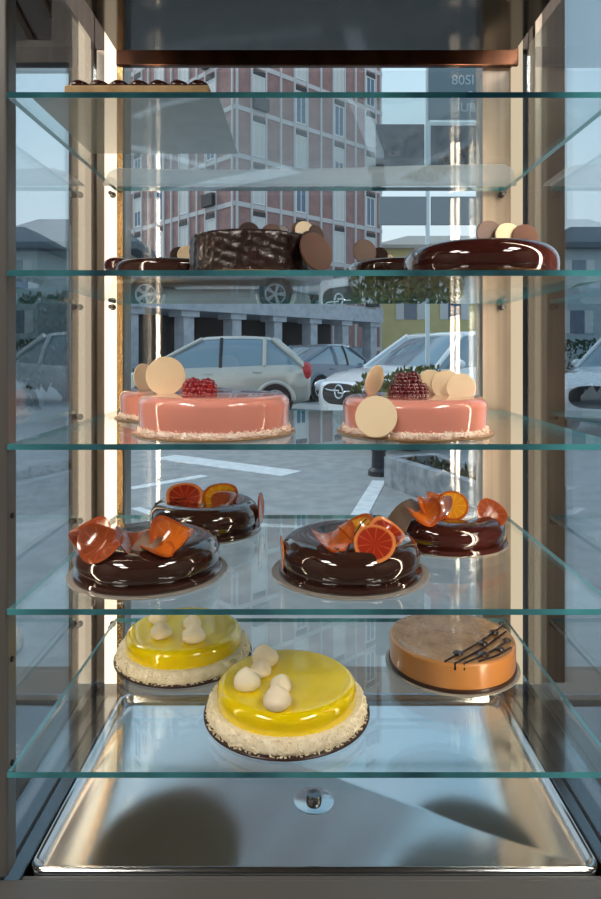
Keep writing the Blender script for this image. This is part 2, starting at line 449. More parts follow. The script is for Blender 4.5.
def slice_mesh(r, t, curl, half, name):
    bm = bmesh.new(); nr, ns = 8, 44
    top, bot = [], []
    amax = PI if half else 2*PI
    def zz(x, y): return curl*(x*x)/r + curl*.25*math.sin(y/r*4)*r*.2
    for i in range(nr+1):
        rr = r*i/nr; ra, rb = [], []
        for k in range(ns+1 if half else ns):
            a = amax*k/ns; x, y = rr*math.cos(a), rr*math.sin(a)
            dt = t*(.5 if i < nr else .2)
            ra.append(bm.verts.new((x, y, zz(x, y)+dt))); rb.append(bm.verts.new((x, y, zz(x, y)-dt)))
        top.append(ra); bot.append(rb)
    def quad(*v):
        try: bm.faces.new(v)
        except Exception: pass
    n = ns if half else ns
    for i in range(nr):
        for k in range(n):
            k2 = k+1 if half else (k+1) % ns
            quad(top[i][k], top[i+1][k], top[i+1][k2], top[i][k2]); quad(bot[i][k2], bot[i+1][k2], bot[i+1][k], bot[i][k])
    for k in range(n):
        k2 = k+1 if half else (k+1) % ns
        quad(top[nr][k], bot[nr][k], bot[nr][k2], top[nr][k2])
    if half:
        for i in range(nr):
            quad(top[i][0], bot[i][0], bot[i+1][0], top[i+1][0]); quad(top[i][ns], top[i+1][ns], bot[i+1][ns], bot[i][ns])
    bmesh.ops.remove_doubles(bm, verts=bm.verts, dist=1e-6)
    return mesh(bm, name, angle=60)
_sm = {}
def slc(parent, loc, kind, rot, curl=.25, half=False, scale=1.0):
    k = (kind, curl, half)
    if k not in _sm:
        me = slice_mesh(R_SL, .004, curl, half, 'orange_slice'); me.materials.append(M_or[kind]); _sm[k] = me
    o = bpy.data.objects.new('orange_slice', _sm[k]); C.objects.link(o); o.parent = parent
    o.location = loc; o.rotation_euler = [math.radians(a) for a in rot]; o.scale = (scale,)*3
    return o

def rasp_mesh(m):
    bm = bmesh.new()
    rows = [(.0085, .000, 11), (.0088, .0045, 11), (.0074, .009, 9), (.0045, .0125, 6), (.0, .014, 1)]
    for r, z, n in rows:
        for i in range(n):
            a = 2*PI*(i+.5*(z > .004)+.3*z*100)/n
            bmesh.ops.create_icosphere(bm, subdivisions=2, radius=.0034, matrix=Matrix.Translation((r*math.cos(a), r*math.sin(a), z)))
    bmesh.ops.create_icosphere(bm, subdivisions=2, radius=.0078, matrix=Matrix.Translation((0, 0, .005)))
    me = mesh(bm, 'raspberry'); me.materials.append(m); return me
RA, RB = rasp_mesh(M_rasp), rasp_mesh(M_rasp2)
def rasp(parent, loc, me, rot=(0,0,0), s=1.0):
    o = bpy.data.objects.new('raspberry', me); C.objects.link(o); o.parent = parent
    o.location = loc; o.rotation_euler = [math.radians(a) for a in rot]; o.scale = (s,)*3; return o

def dollop_mesh(i):
    bm = bmesh.new()
    prof = [(0, 0), (.010, 0), (.0135, .003), (.0142, .007), (.0128, .0115), (.0095, .0155), (.0058, .0185), (.0028, .0205), (.0, .022)]
    lathe(bm, prof, 40)
    for v in bm.verts:
        v.co.x += .0018*math.sin(v.co.z*260+i)*v.co.z/.02; v.co.y += .0012*math.cos(v.co.z*220+2*i)*v.co.z/.02
        v.co.x *= 1+.04*math.sin(3*math.atan2(v.co.y, v.co.x)+i)
    me = mesh(bm, 'cream_dollop', angle=80); me.materials.append(M_meringue); return me
DOL = [dollop_mesh(i) for i in range(3)]
def dollop(parent, loc, i=0, s=1.0, rot=0):
    o = bpy.data.objects.new('cream_dollop', DOL[i % 3]); C.objects.link(o); o.parent = parent
    o.location = loc; o.scale = (s, s, s); o.rotation_euler = (0, 0, rot); return o

def coconut(parent, R, z0, z1, m, n=700, name='coconut_coating', spread=.004, thick=.010):
    bm = bmesh.new(); zm = (z0+z1)/2
    prof = [(R-thick, z0), (R-.001, z0), (R+.001, z0+(zm-z0)*.5), (R+.0005, zm), (R-.002, z1-(z1-zm)*.3), (R-.005, z1), (R-thick, z1-.001)]
    lathe(bm, prof, 160, jitter=.0013)
    for i in range(n):
        a = random.uniform(0, 2*PI); z = random.uniform(z0+.001, z1); r = R+random.uniform(-.001, .0014)-max(0, (z-zm))/(z1-zm)*.004
        L = random.uniform(.0025, .005); w = random.uniform(.0005, .0009)
        mt = Matrix.Translation((r*math.cos(a), r*math.sin(a), z)) @ Euler([random.uniform(0, 6.3) for _ in range(3)]).to_matrix().to_4x4()
        vs = [bm.verts.new(mt @ Vector((sx*L/2, sy*w, sz*w))) for sx in (-1, 1) for sy, sz in ((-1,-1),(1,-1),(1,1),(-1,1))]
        for k in range(4): bm.faces.new((vs[k], vs[(k+1) % 4], vs[4+(k+1) % 4], vs[4+k]))
        bm.faces.new(vs[0:4][::-1]); bm.faces.new(vs[4:8])
    for i in range(n//9):
        a = random.uniform(0, 2*PI); r = R+random.uniform(.001, spread); L = .0016
        mt = Matrix.Translation((r*math.cos(a), r*math.sin(a), z0+.0009)) @ Euler((0, 0, random.uniform(0, 6))).to_matrix().to_4x4()
        bmesh.ops.create_cube(bm, size=1, matrix=mt @ Matrix.Diagonal((L*2, L*.7, .0012, 1)))
    return obj(name, bm, m, parent, angle=30)

def board(parent, R, m, t=.002, name='cake_board'):
    bm = bmesh.new(); lathe(bm, [(0, 0), (R-.0006, 0), (R, .0006), (R, t-.0006), (R-.0006, t), (0, t)], 128)
    return obj(name, bm, m, parent)

def cake(name, label, px, d, shelf, group=None, rotz=0):
    X = (px-CX)*d/F
    return thing(name, label, 'cake', (X, d, ST[shelf]+.0003), rotz, group)

# ------------------------------------------------------------------ shelf 4: dark glazed cakes with orange slices
def ring_cake(c, R, h, m=M_choc):
    B = .002
    bm = bmesh.new()
    prof = [(0, 0), (R+.002, 0), (R+.0028, .003), (R+.001, .007), (R-.003, .0085)]
    lathe(bm, prof+[(R-.012, .0085)], 112)
    obj('chocolate_base', bm, m, c, loc=(0, 0, B))
    bm = bmesh.new(); r = h*.46
    prof = [(0, .005), (R-.006, .005), (R-.003, .010)] + arc(R-r*.62, h*.50, r*.62, -40, 90, 12)
    top = prof[-1][1]
    prof = [(0, .005), (R-.008, .005), (R-.0035, .011), (R-.0005, h*.38), (R, h*.52), (R-.002, h*.70), (R-.007, h*.85), (R-.015, h*.95), (R-.026, h), (R-.042, h*.985), (R*.45, h*.93), (R*.2, h*.90), (0, h*.895)]
    lathe(bm, prof, 112)
    for v in bm.verts:
        a = math.atan2(v.co.y, v.co.x); v.co.z += .0006*math.sin(3*a+R*90)*(v.co.z/h); rr = 1+.006*math.sin(2*a+R*50); v.co.x *= rr; v.co.y *= rr
    obj('glaze', bm, m, c, loc=(0, 0, B), angle=60)
    return h+B

G4 = 'dark glazed cakes with orange slices'
def shard(parent, loc, rot, w=.03, l=.05):
    bm = bmesh.new(); n = 10
    lo, hi = [], []
    for i in range(n+1):
        u = i/n; x = (u-.5)*l; z = .010*math.sin(u*PI)
        lo.append((bm.verts.new((x, -w/2*(1-.4*u), z)), bm.verts.new((x, w/2*(1-.25*u), z))))
        hi.append((bm.verts.new((x, -w/2*(1-.4*u), z+.002)), bm.verts.new((x, w/2*(1-.25*u), z+.002))))
    for i in range(n):
        bm.faces.new((lo[i][0], lo[i][1], lo[i+1][1], lo[i+1][0])); bm.faces.new((hi[i][0], hi[i+1][0], hi[i+1][1], hi[i][1]))
        for s in (0, 1): bm.faces.new((lo[i][s], lo[i+1][s], hi[i+1][s], hi[i][s]))
    for i in (0, n): bm.faces.new((lo[i][0], lo[i][1], hi[i][1], hi[i][0]))
    return obj('chocolate_shard', bm, M_shard, parent, loc=loc, rot=[math.radians(a) for a in rot])
def sprig(parent, pts, r=.0011):
    bm = bmesh.new(); tube(bm, pts, [r*(1.2-.6*i/(len(pts)-1)) for i in range(len(pts))], 8)
    return obj('vanilla_strip', bm, M_choc_line, parent)

A = cake('orange_chocolate_cake', 'dark glazed cake with brownish orange slices, front left of the fourth shelf', 149, .940, 3, G4)
board(A, .113, M_board_c); H = ring_cake(A, .103, .049)
slc(A, (-.072, -.038, H+.006), 3, (34, -20, 40), .7, scale=1.0)
slc(A, (-.048, -.066, H+.004), 3, (32, 18, -18), .6, scale=1.08)
slc(A, (-.006, -.052, H+.002), 3, (20, 6, 20), .8, scale=1.05)
slc(A, (.046, -.050, H+.005), 0, (28, 14, -26), .9, scale=1.1)
slc(A, (.028, -.074, H-.001), 0, (8, 6, 60), .4, scale=.85)
shard(A, (.016, -.052, H+.004), (30, -25, 60)); sprig(A, [(-.02, -.05, H), (.0, -.03, H+.012), (.02, -.02, H+.026)])

B = cake('orange_chocolate_cake', 'dark glazed cake topped by a cut blood orange slice, front middle', 350, .938, 3, G4)
board(B, .113, M_board_c); H = ring_cake(B, .101, .052)
slc(B, (.028, -.072, H+.006), 1, (44, 16, -24), .18, scale=1.0)
slc(B, (-.026, -.052, H+.002), 0, (12, -6, 14), .8, scale=1.05)
slc(B, (.004, -.040, H+.008), 2, (24, -10, 40), .8, scale=1.0)
slc(B, (.046, -.046, H+.008), 1, (30, 30, -40), .6, scale=.9)
slc(B, (-.098, -.012, .030), 1, (88, 0, 96), .06, scale=.85)
sprig(B, [(-.012, -.085, H-.002), (.0, -.06, H+.012), (.012, -.04, H+.024), (.03, -.02, H+.034)])
sprig(B, [(.01, -.04, H), (.02, -.035, H+.02), (.034, -.03, H+.034)], .0009)

Cc = cake('orange_chocolate_cake', 'dark glazed cake with red and yellow slices on top, back left by lit post', 205, 1.160, 3, G4)
board(Cc, .100, M_board_c); H = ring_cake(Cc, .0965, .052)
slc(Cc, (-.036, -.004, H+.001), 1, (48, 0, 12), .35, scale=1.15)
slc(Cc, (.030, -.008, H+.002), 2, (46, 0, -10), .3, scale=1.15)
slc(Cc, (.038, -.028, H+.004), 3, (30, 0, -15), .3, scale=.8)
slc(Cc, (.0985, .004, .036), 0, (88, 0, 84), .06, scale=1.0)
sprig(Cc, [(-.085, -.02, H-.004), (-.06, -.015, H), (-.03, -.01, H+.004)])

D = cake('orange_chocolate_cake', 'dark glazed cake with overlapping orange slices, back right of the fourth shelf', 446, 1.095, 3, G4)
board(D, .100, M_board_c); H = ring_cake(D, .097, .046, M_choc_red)
slc(D, (-.050, -.058, H+.006), 0, (22, -12, 20), .8)
slc(D, (-.028, -.036, H+.011), 0, (28, 0, 0), .8)
slc(D, (-.012, -.014, H+.012), 0, (34, 10, 0), .6)
slc(D, (.004, -.030, H+.016), 2, (58, 0, -6), .14, scale=.92)
slc(D, (.066, -.034, H+.004), 3, (42, 34, -24), .3, scale=.9)
shard(D, (-.072, -.042, H+.004), (20, -32, 35), .04, .06)
sprig(D, [(-.03, -.03, H+.002), (.0, -.02, H+.006), (.03, -.03, H+.004)], .003)

# ------------------------------------------------------------------ shelf 5: yellow cakes and the caramel cake
def yellow(c, R):
    b = board(c, R+.006, [M_board_d, M_board_g], t=.003)
    for p in b.data.polygons:
        if p.normal.z < -.5: p.material_index = 1
    coconut(c, R, .003, .021, M_coco, n=1400, thick=.016)
    r2 = R-.014; h = .046
    bm = bmesh.new()
    prof = [(0, .010), (r2, .010), (r2+.001, .020)] + arc(r2-.011, h-.012, .012, 0, 90, 8) + [(r2*.6, h+.0003), (0, h)]
    lathe(bm, prof, 112)
    obj('lemon_glaze', bm, M_yellow, c, angle=60)
    return h
G5 = 'yellow glazed cakes on the lowest shelf'
Y1 = cake('lemon_cake', 'yellow glazed cake with four cream dollops, nearest on lowest shelf', 287, .938, 4, G5)
H = yellow(Y1, .113)
def top_at(c, px, py, h):
    z = c.location.z+h; d = (CZ-z)*F/(py-CY); return ((px-CX)*d/F-c.location.x, d-c.location.y, h)
for i, (px, py, s) in enumerate(((265, 664, 1.1), (247, 688, 1.05), (277, 707, 1.05), (261, 675, .85), (281, 691, .85))):
    dollop(Y1, top_at(Y1, px, py, H-.0005), i, s*1.28, i*1.3)
Y2 = cake('lemon_cake', 'yellow glazed cake with cream dollops, behind at left near the lit post', 184, 1.112, 4, G5)
H = yellow(Y2, .110)
for i, (px, py, s) in enumerate(((161, 637, 1.0), (194, 641, 1.1), (158, 622, .9), (192, 628, .9))):
    dollop(Y2, top_at(Y2, px, py, H-.0005), i+1, s*1.22, i*1.7)

K = cake('caramel_cake', 'round caramel coloured cake with piped chocolate lines, right of lowest shelf', 451.5, 1.080, 4)
board(K, .109, M_board_c)
bm = bmesh.new(); lathe(bm, [(0, .002), (.1035, .002), (.104, .004), (.1035, .0075), (.098, .008)], 112); obj('chocolate_base', bm, M_board_d, K)
bm = bmesh.new(); h = .046; Rk = .102
prof = [(0, .006), (Rk-.001, .006), (Rk, .012), (Rk, h-.006)] + arc(Rk-.004, h-.004, .004, 0, 80, 5)
n0 = len(prof)
prof += [(Rk-.010, h+.0005), (Rk*.6, h-.001), (0, h-.002)]
lathe(bm, prof, 128)
for f in bm.faces:
    if f.calc_center_median().z > h-.0025 and f.calc_center_median().length < Rk*1.05: f.material_index = 1
obj('caramel_body', bm, [M_caramel, M_caramel_top], K, angle=60)
for i, (ax, ay, ex, ey) in enumerate(((445, 662, 503, 626), (455, 664, 506, 632), (464, 664, 510, 640), (479, 662, 511, 648))):
    p0 = Vector(top_at(K, ax, ay, h)); p1 = Vector(top_at(K, ex, ey, h))
    p0.z = p1.z = h+.001
    mid = (p0+p1)/2+Vector((.004, -.003, .0004))
    d0 = Vector((p0.x*1.02, p0.y*1.02, h-.008))
    bm = bmesh.new(); tube(bm, [d0, p0, (p0+mid)/2+Vector((0, -.001, 0)), mid, (p1+mid)/2, p1], .0016, 8)
    obj('chocolate_line', bm, M_choc_line, K)
for px, py, s in ((458, 654, 1.2), (483, 644, 1.1), (483, 655, 1.3), (494, 633, 1.15), (500, 650, 1.0), (507, 641, 1.0)):
    q = top_at(K, px, py, h+.0015)
    bm = bmesh.new(); lathe(bm, [(0, 0), (.006*s, 0), (.007*s, .0015), (.0055*s, .0035), (0, .0042)], 24)
    obj('chocolate_blob', bm, M_choc_line, K, loc=q)

# ------------------------------------------------------------------ shelf 3: pink cakes
def pink(c, R, h, n=900):
    board(c, R+.009, M_board_g, t=.002)
    bm = bmesh.new()
    prof = [(0, .002), (R-.004, .002), (R-.001, .010)] + arc(R-.013, h-.015, .013, 0, 90, 9)[0:] + [(R*.5, h-.001), (0, h-.0005)]
    prof[3:] = [(x, z+.0) for x, z in prof[3:]]
    lathe(bm, prof, 112)
    obj('pink_glaze', bm, M_pink, c, angle=60)
    coconut(c, R, .002, .013, M_coco_p, n=n, thick=.006, spread=.006)
    return h-.001
G3 = 'pink glazed cakes on the middle shelf'
P1 = cake('pink_cake', 'pink cake with one white disc and two raspberries, left of middle shelf', 215, .925, 2, G3)
H = pink(P1, .106, .056)
disc(P1, (-.068, -.01, H+.024), .0275, M_wdisc, 4, 6)
rasp(P1, (-.028, -.02, H), RA, (0, 0, 0), 1.35); rasp(P1, (-.009, -.022, H), RA, (6, 4, 70), 1.3)
P2 = cake('pink_cake', 'pink cake with raspberry cluster and white discs, right of middle shelf', 414, .925, 2, G3)
H = pink(P2, .101, .053)
disc(P2, (-.064, -.091, .0300), .0272, M_wdisc, 16, -12)
disc(P2, (-.055, .012, H+.020), .023, M_wdisc, -14, 52)
disc(P2, (.026, .012, H+.014), .0215, M_wdisc, 10, -6)
disc(P2, (.047, .004, H+.014), .0215, M_wdisc, 12, -14)
disc(P2, (.064, -.012, H+.011), .0205, M_wdisc, 18, -18)
for dx, dy, dz, r in ((-.026, -.012, 0, 10), (-.008, -.016, 0, 60), (.007, -.010, 0, 120), (-.018, .006, 0, 33), (0, .008, 0, 75), (-.017, -.006, .014, 20), (-.003, -.005, .015, 90)):
    rasp(P2, (dx, dy, H+dz), RB, (0, 0, r), 1.15)
P3 = cake('pink_cake', 'pink cake half hidden by the lit left post, back of middle shelf', 178, 1.135, 2, G3)
H = pink(P3, .098, .050, n=500)
disc(P3, (-.06, .0, H+.020), .024, M_wdisc, 5, 60)

# ------------------------------------------------------------------ shelf 2: chocolate cakes with discs
G2 = 'chocolate cakes on the second shelf'
Q1 = cake('chocolate_cake', 'rough sided chocolate cake with a disc leaning on its right side', 252, .905, 1, G2)
board(Q1, .098, M_board_g)
bm = bmesh.new(); R = .085; h = .056
prof = [(0, .002), (R-.002, .002)]+[(R, .004+i*(h-.008)/14) for i in range(15)]+[(R-.002, h-.001), (R-.005, h), (R*.7, h), (R*.35, h), (0, h)]
lathe(bm, prof, 144)
for v in bm.verts:
    a = math.atan2(v.co.y, v.co.x); r = math.hypot(v.co.x, v.co.y)
    if r > R*.9:
        n = .0012*math.sin(23*a+v.co.z*200)*math.sin(11*a-v.co.z*260)+random.uniform(-.0006, .0006)
        v.co.x *= 1+n/r; v.co.y *= 1+n/r
obj('chocolate_body', bm, M_choc_rough, Q1, loc=(0, 0, 0), angle=70)
coconut(Q1, R+.001, .002, .008, M_ddisc2, n=250, name='chocolate_crumbs', thick=.004)
disc(Q1, (-.004, .0, h+.010), .0145, M_ddisc2, 12, 10)
disc(Q1, (.026, .002, h+.009), .0140, M_ddisc, 16, -8)
disc(Q1, (.040, .006, h+.008), .0130, M_ddisc2, 16, -20)
disc(Q1, (.066, -.008, h+.009), .0135, M_ddisc, 10, 30)
disc(Q1, (.073, -.014, h+.009), .0135, M_wdisc, 8, 18)
disc(Q1, (.088, -.060, .0290), .0265, M_ddisc, 14, 40, t=.004)
disc(Q1, (.084, -.040, .0360), .0250, M_ddisc2, 14, 52, t=.004)
disc(Q1, (.089, -.020, h+.002), .0140, M_ddisc2, 6, 44)

def glaze_cake(c, R, h, m, rr):
    board(c, R+.006, M_board_g)
    bm = bmesh.new()
    prof = [(0, .002), (R-.006, .002), (R-.001, .008)] + arc(R-rr, h-rr, rr, 0, 90, 10) + [(R*.5, h+.0002), (0, h)]
    lathe(bm, prof, 112); obj('chocolate_glaze', bm, m, c, angle=60); return h
Q2 = cake('chocolate_cake', 'large glossy red brown cake with discs on top, right of second shelf', 479, .945, 1, G2)
H = glaze_cake(Q2, .110, .050, M_choc_red, .026)
disc(Q2, (.016, .0, H+.020), .021, M_ddisc, 12, 8); disc(Q2, (.040, -.008, H+.017), .019, M_wdisc, 14, 0); disc(Q2, (.062, -.014, H+.015), .018, M_ddisc, 16, -6)
Q3 = cake('chocolate_cake', 'low glazed chocolate cake with brown discs, between the two bigger ones', 400, 1.15, 1, G2)
H = glaze_cake(Q3, .093, .055, M_choc, .012)
disc(Q3, (-.064, -.012, H+.020), .0215, M_ddisc, 6, 12); disc(Q3, (-.037, -.006, H+.014), .0145, M_ddisc2, 6, -8); disc(Q3, (-.020, .0, H+.008), .0085, M_wdisc, 6, -8)
Q4 = cake('chocolate_cake', 'low chocolate cake with a black and a cream disc, behind rough one', 172, 1.06, 1, G2)
H = glaze_cake(Q4, .092, .041, M_choc, .010)
disc(Q4, (.012, .0, H+.013), .0165, M_ddisc2, 6, 30); disc(Q4, (.026, -.004, H+.014), .0170, M_wdisc, 6, 24)
coconut(Q4, .092, .002, .012, M_coco, n=500, thick=.004, name='coconut_crumbs')
bm = bmesh.new(); lathe(bm, [(0, 0), (.015, 0), (.021, .004), (.0225, .010), (.020, .017), (.013, .0215), (0, .0235)], 40)
obj('chocolate_bonbon', bm, M_choc_red, Q4, loc=(-.082, -.02, H-.014))

# ------------------------------------------------------------------ shelf 1: slab cake on a silver board, white sheet
T1 = thing('slab_cake', 'cream coloured slab cake with chocolate ruffles on a silver board, top shelf', 'cake', (-.225, .935, ST[0]+.0003))
obj('cake_board', bx(-.118, .118, -.115, .115, 0, .002), M_board_s, T1, smooth=False)
obj('pastry_slab', bx(-.082, .104, -.105, .06, .002, .0215), M_beige, T1, smooth=False, bevel=.003)
ruf = dollop_mesh(5); ruf.materials.clear(); ruf.materials.append(M_choc_red)
for i in range(7):
    for j in range(2):
        o = bpy.data.objects.new('chocolate_ruffle', ruf); C.objects.link(o); o.parent = T1
        o.location = (-.068+i*.0258, -.088+j*.05, .021); o.scale = (1.0, .9, .62)
sh = bmesh.new(); n = 40
loops = []
for z in (0, .0015):
    L = []
    for i in range(n+1):
        u = i/n; x = -.386+u*.794
        L.append((x, 1.255, z))
    for i in range(n+1):
        u = 1-i/n; x = -.386+u*.794
        e = min(u, 1-u)*2
        y = 1.200+.055*max(0, 1-e/.10)**2 + .008*math.sin(u*PI*1.6)
        y = min(y, 1.25); L.append((x, y, z+(1.255-y)*.36))
    loops.append(L)
loft(sh, loops)
o = obj('paper_sheet', sh, M_paper, loc=(0, 0, ST[0]+.0002), smooth=False); tag(o, 'long white curved sheet lying at the back of the top glass shelf', 'sheet')

# ------------------------------------------------------------------ buildings
M_brick = mat('pink_brick', (156, 124, 120), .85, col2=(142, 112, 110), nscale=2)
M_band = mat('pale_band', (190, 188, 190), .8)
M_shut = mat('roller_shutter', (196, 196, 194), .7)
M_lint = mat('lintel', (56, 54, 56), .6)
M_winf = mat('window_frame', (206, 210, 212), .5)
M_wglass = mat('window_glass', (70, 96, 124), .08, spec=.8)
def quadbox(bm, o, u, v, s0, s1, z0, z1, t0, t1):
    """box along facade direction u (s), outward normal v (t)"""
    P = lambda s, t, z: Vector((o[0]+u[0]*s+v[0]*t, o[1]+u[1]*s+v[1]*t, z))
    vs = [bm.verts.new(P(*q)) for q in ((s0,t0,z0),(s1,t0,z0),(s1,t1,z0),(s0,t1,z0),(s0,t0,z1),(s1,t0,z1),(s1,t1,z1),(s0,t1,z1))]
    for q in ((3,2,1,0),(4,5,6,7),(0,1,5,4),(1,2,6,5),(2,3,7,6),(3,0,4,7)): bm.faces.new([vs[i] for i in q])

ang = math.radians(43)   # right face runs right and away
u1 = (math.cos(ang), math.sin(ang)); v1 = (math.sin(ang), -math.cos(ang))
u2 = (-math.sin(ang), math.cos(ang)); v2 = (-math.cos(ang), -math.sin(ang))
corner = (-4.03, 38.0)
apt = thing('apartment_building', 'tall pink brick apartment block with pale bands and shuttered windows', 'building', (corner[0], corner[1], 0))
HB = 28.4; L1 = 13.2; L2 = 15.0
bm = bmesh.new(); quadbox(bm, (0, 0), u1, v1, 0, L1, 0, HB, -12, 0)
loc_ = [(0, 0), (u1[0]*L1, u1[1]*L1), (u1[0]*L1+u2[0]*L2, u1[1]*L1+u2[1]*L2), (u2[0]*L2, u2[1]*L2)]
bm.free(); bm = flat(loc_, 0, HB); obj('brick_wall', bm, M_brick, apt, smooth=False)
FL = 2.83; z0 = 15.5-FL*5
def win_mesh(kind):
    bm = bmesh.new(); w = .46
    box(bm, -w, w, -.05, .02, 0, .10, 0); box(bm, -w, w, -.05, .02, 2.0, 2.1, 0)
    box(bm, -w, -w+.08, -.05, .02, .1, 2.0, 0); box(bm, w-.08, w, -.05, .02, .1, 2.0, 0); box(bm, -.03, .03, -.04, .02, .1, 2.0, 0)
    box(bm, -w, w, -.10, .02, 2.1, 2.38, 1)
    if kind == 0: box(bm, -w+.08, w-.08, -.03, .0, .1, 2.0, 2)
    if kind == 1: box(bm, -w+.08, w-.08, -.03, .0, 1.1, 2.0, 2)
    if kind == 3: box(bm, -w-.1, w+.1, -.35, -.05, .0, .75, 1); box(bm, -w+.08, w-.08, -.03, .0, .7, 2.0, 2)
    me = mesh(bm, 'window', smooth=False)
    for m in (M_winf, M_lint, M_shut): me.materials.append(m)
    return me
WM = [win_mesh(k) for k in range(4)]
bm = bmesh.new(); box(bm, -.40, .40, .0, .03, .1, 2.0); pane_me = mesh(bm, 'window_pane', smooth=False); pane_me.materials.append(M_wglass)
def facade(L, u, v, cols, pil, rz):
    for k in range(1, 11):
        z = z0+k*FL-1.0
        for c in cols:
            kind = random.choice([0, 0, 1, 2, 3])
            w = bpy.data.objects.new('window', WM[kind]); C.objects.link(w); w.parent = apt
            w.location = (u[0]*c+v[0]*.03, u[1]*c+v[1]*.03, z-1.55); w.rotation_euler = (0, 0, rz)
            if kind: 
                p_ = bpy.data.objects.new('window_pane', pane_me); C.objects.link(p_); p_.parent = w
    for k in range(0, 11):
        bm = bmesh.new(); zz = z0+k*FL; quadbox(bm, (0, 0), u, v, 0, L, zz-.02, zz+.26, 0, .06)
        obj('floor_band', bm, M_band, apt, smooth=False)
    for s in pil:
        bm = bmesh.new(); quadbox(bm, (0, 0), u, v, s-.07, s+.07, 0, HB, 0, .10)
        obj('pilaster', bm, M_band, apt, smooth=False)
cols1 = [1.75, 5.2, 8.7, 11.9]
pil1 = sorted([.0+.1]+[c-.55 for c in cols1]+[c+.55 for c in cols1]+[3.5, 7.0, 10.35, 13.0])
facade(L1, u1, v1, cols1, pil1, ang)
cols2 = [2.4, 5.4, 8.4, 11.4]
pil2 = sorted([.2]+[c-.55 for c in cols2]+[c+.55 for c in cols2]+[3.9, 6.9, 9.9, 13.2])
facade(L2, u2, v2, cols2, pil2, ang-PI/2)

# parking arcade
M_conc2 = mat('arcade_concrete', (176, 182, 190), .8, col2=(156, 162, 172), nscale=3)
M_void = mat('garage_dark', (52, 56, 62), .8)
arc_t = thing('parking_arcade', 'low concrete parking arcade with columns behind the silver car', 'building', (-2.65, 25, 0))
du = Vector((1.51, 1.875)); Lu = du.length; un = du/Lu; vn = (un.y, -un.x)
bm = bmesh.new(); quadbox(bm, (0, 0), un, vn, -2.1*Lu, 4.25*Lu, 2.72, 3.35, -3.2, .3); obj('roof_beam', bm, M_conc2, arc_t, smooth=False)
for i in range(-2, 5):
    bm = bmesh.new(); quadbox(bm, (0, 0), un, vn, i*Lu-.24, i*Lu+.24, 0, 2.6, -.4, .1); quadbox(bm, (0, 0), un, vn, i*Lu-.42, i*Lu+.42, 2.5, 2.72, -.5, .2)
    obj('column', bm, M_conc2, arc_t, smooth=False)
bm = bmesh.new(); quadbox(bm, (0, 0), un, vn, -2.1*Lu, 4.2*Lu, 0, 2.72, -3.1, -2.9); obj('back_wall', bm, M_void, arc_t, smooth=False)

# yellow house
M_yel = mat('yellow_plaster', (208, 198, 146), .85, col2=(198, 188, 136), nscale=1)
M_roof = mat('pale_roof', (176, 172, 166), .8)
def house(name, label, x0, x1, y, z, mwall, mroof, wins, depth=8, roofh=1.4, hip=True, rotz=0):
    t = thing(name, label, 'building', ((x0+x1)/2, y, 0), rotz)
    hx = (x1-x0)/2
    obj('wall', bx(-hx, hx, 0, depth, 0, z), mwall, t, smooth=False)
    bm = bmesh.new(); e = .7
    lo = [(-hx-e, -e), (hx+e, -e), (hx+e, depth+e), (-hx-e, depth+e)]
    L0 = [(x, yy, z) for x, yy in lo]; L1_ = [(x, yy, z+.3) for x, yy in lo]
    k = .45 if hip else .95
    L2_ = [(x*k if hip else x, depth/2+(yy-depth/2)*.25, z+.3+roofh) for x, yy in lo]
    loft(bm, [L0, L1_, L2_]); obj('roof', bm, mroof, t, smooth=False)
    for wx, wz, w, hgt in wins:
        bm = bmesh.new(); box(bm, wx-w/2, wx+w/2, -.06, 0, wz, wz+hgt); f = obj('window', bm, M_wglass, t, smooth=False)
        bm = bmesh.new(); box(bm, wx-w/2-.7*w, wx-w/2-.05, -.08, 0, wz, wz+hgt); box(bm, wx+w/2+.05, wx+w/2+.7*w, -.08, 0, wz, wz+hgt)
        obj('shutter', bm, M_winf, f, smooth=False)
    return t
house('yellow_house', 'yellow plastered house with white shutters beyond the parked cars', 7.0, 18.5, 59, 10.6, M_yel, M_roof,
      [(-3.1, 4.2, 1.1, 1.7), (.9, 4.2, 1.1, 1.7), (4.4, 4.2, 1.1, 1.7), (-3.1, 7.7, 1.1, 1.8), (.6, 7.7, 1.1, 1.8), (4.2, 7.7, 1.1, 1.8)])
M_gbl = mat('grey_green_plaster', (150, 164, 164), .85)
M_groof = mat('grey_roof', (84, 94, 102), .7)
house('grey_house', 'grey plastered house with a dark hipped roof, at the left edge', -13.6, -7.7, 28, 5.6, M_gbl, M_groof,
      [(-1.6, 4.0, .7, .7), (1.9, 4.0, .9, .7), (.0, 1.9, .8, 1.2)], roofh=1.5, depth=6)
M_bbl = mat('blue_grey_plaster', (172, 186, 192), .85)
house('pale_house', 'pale blue grey house with a chimney, at the right edge', 15.6, 24.0, 40, 7.6, M_bbl, M_groof,
      [(-2.9, 5.6, .8, 1.3), (1.2, 5.6, .8, 1.3), (.6, 2.4, .8, 1.4), (-3.0, 2.4, .8, 1.4)], roofh=1.6)
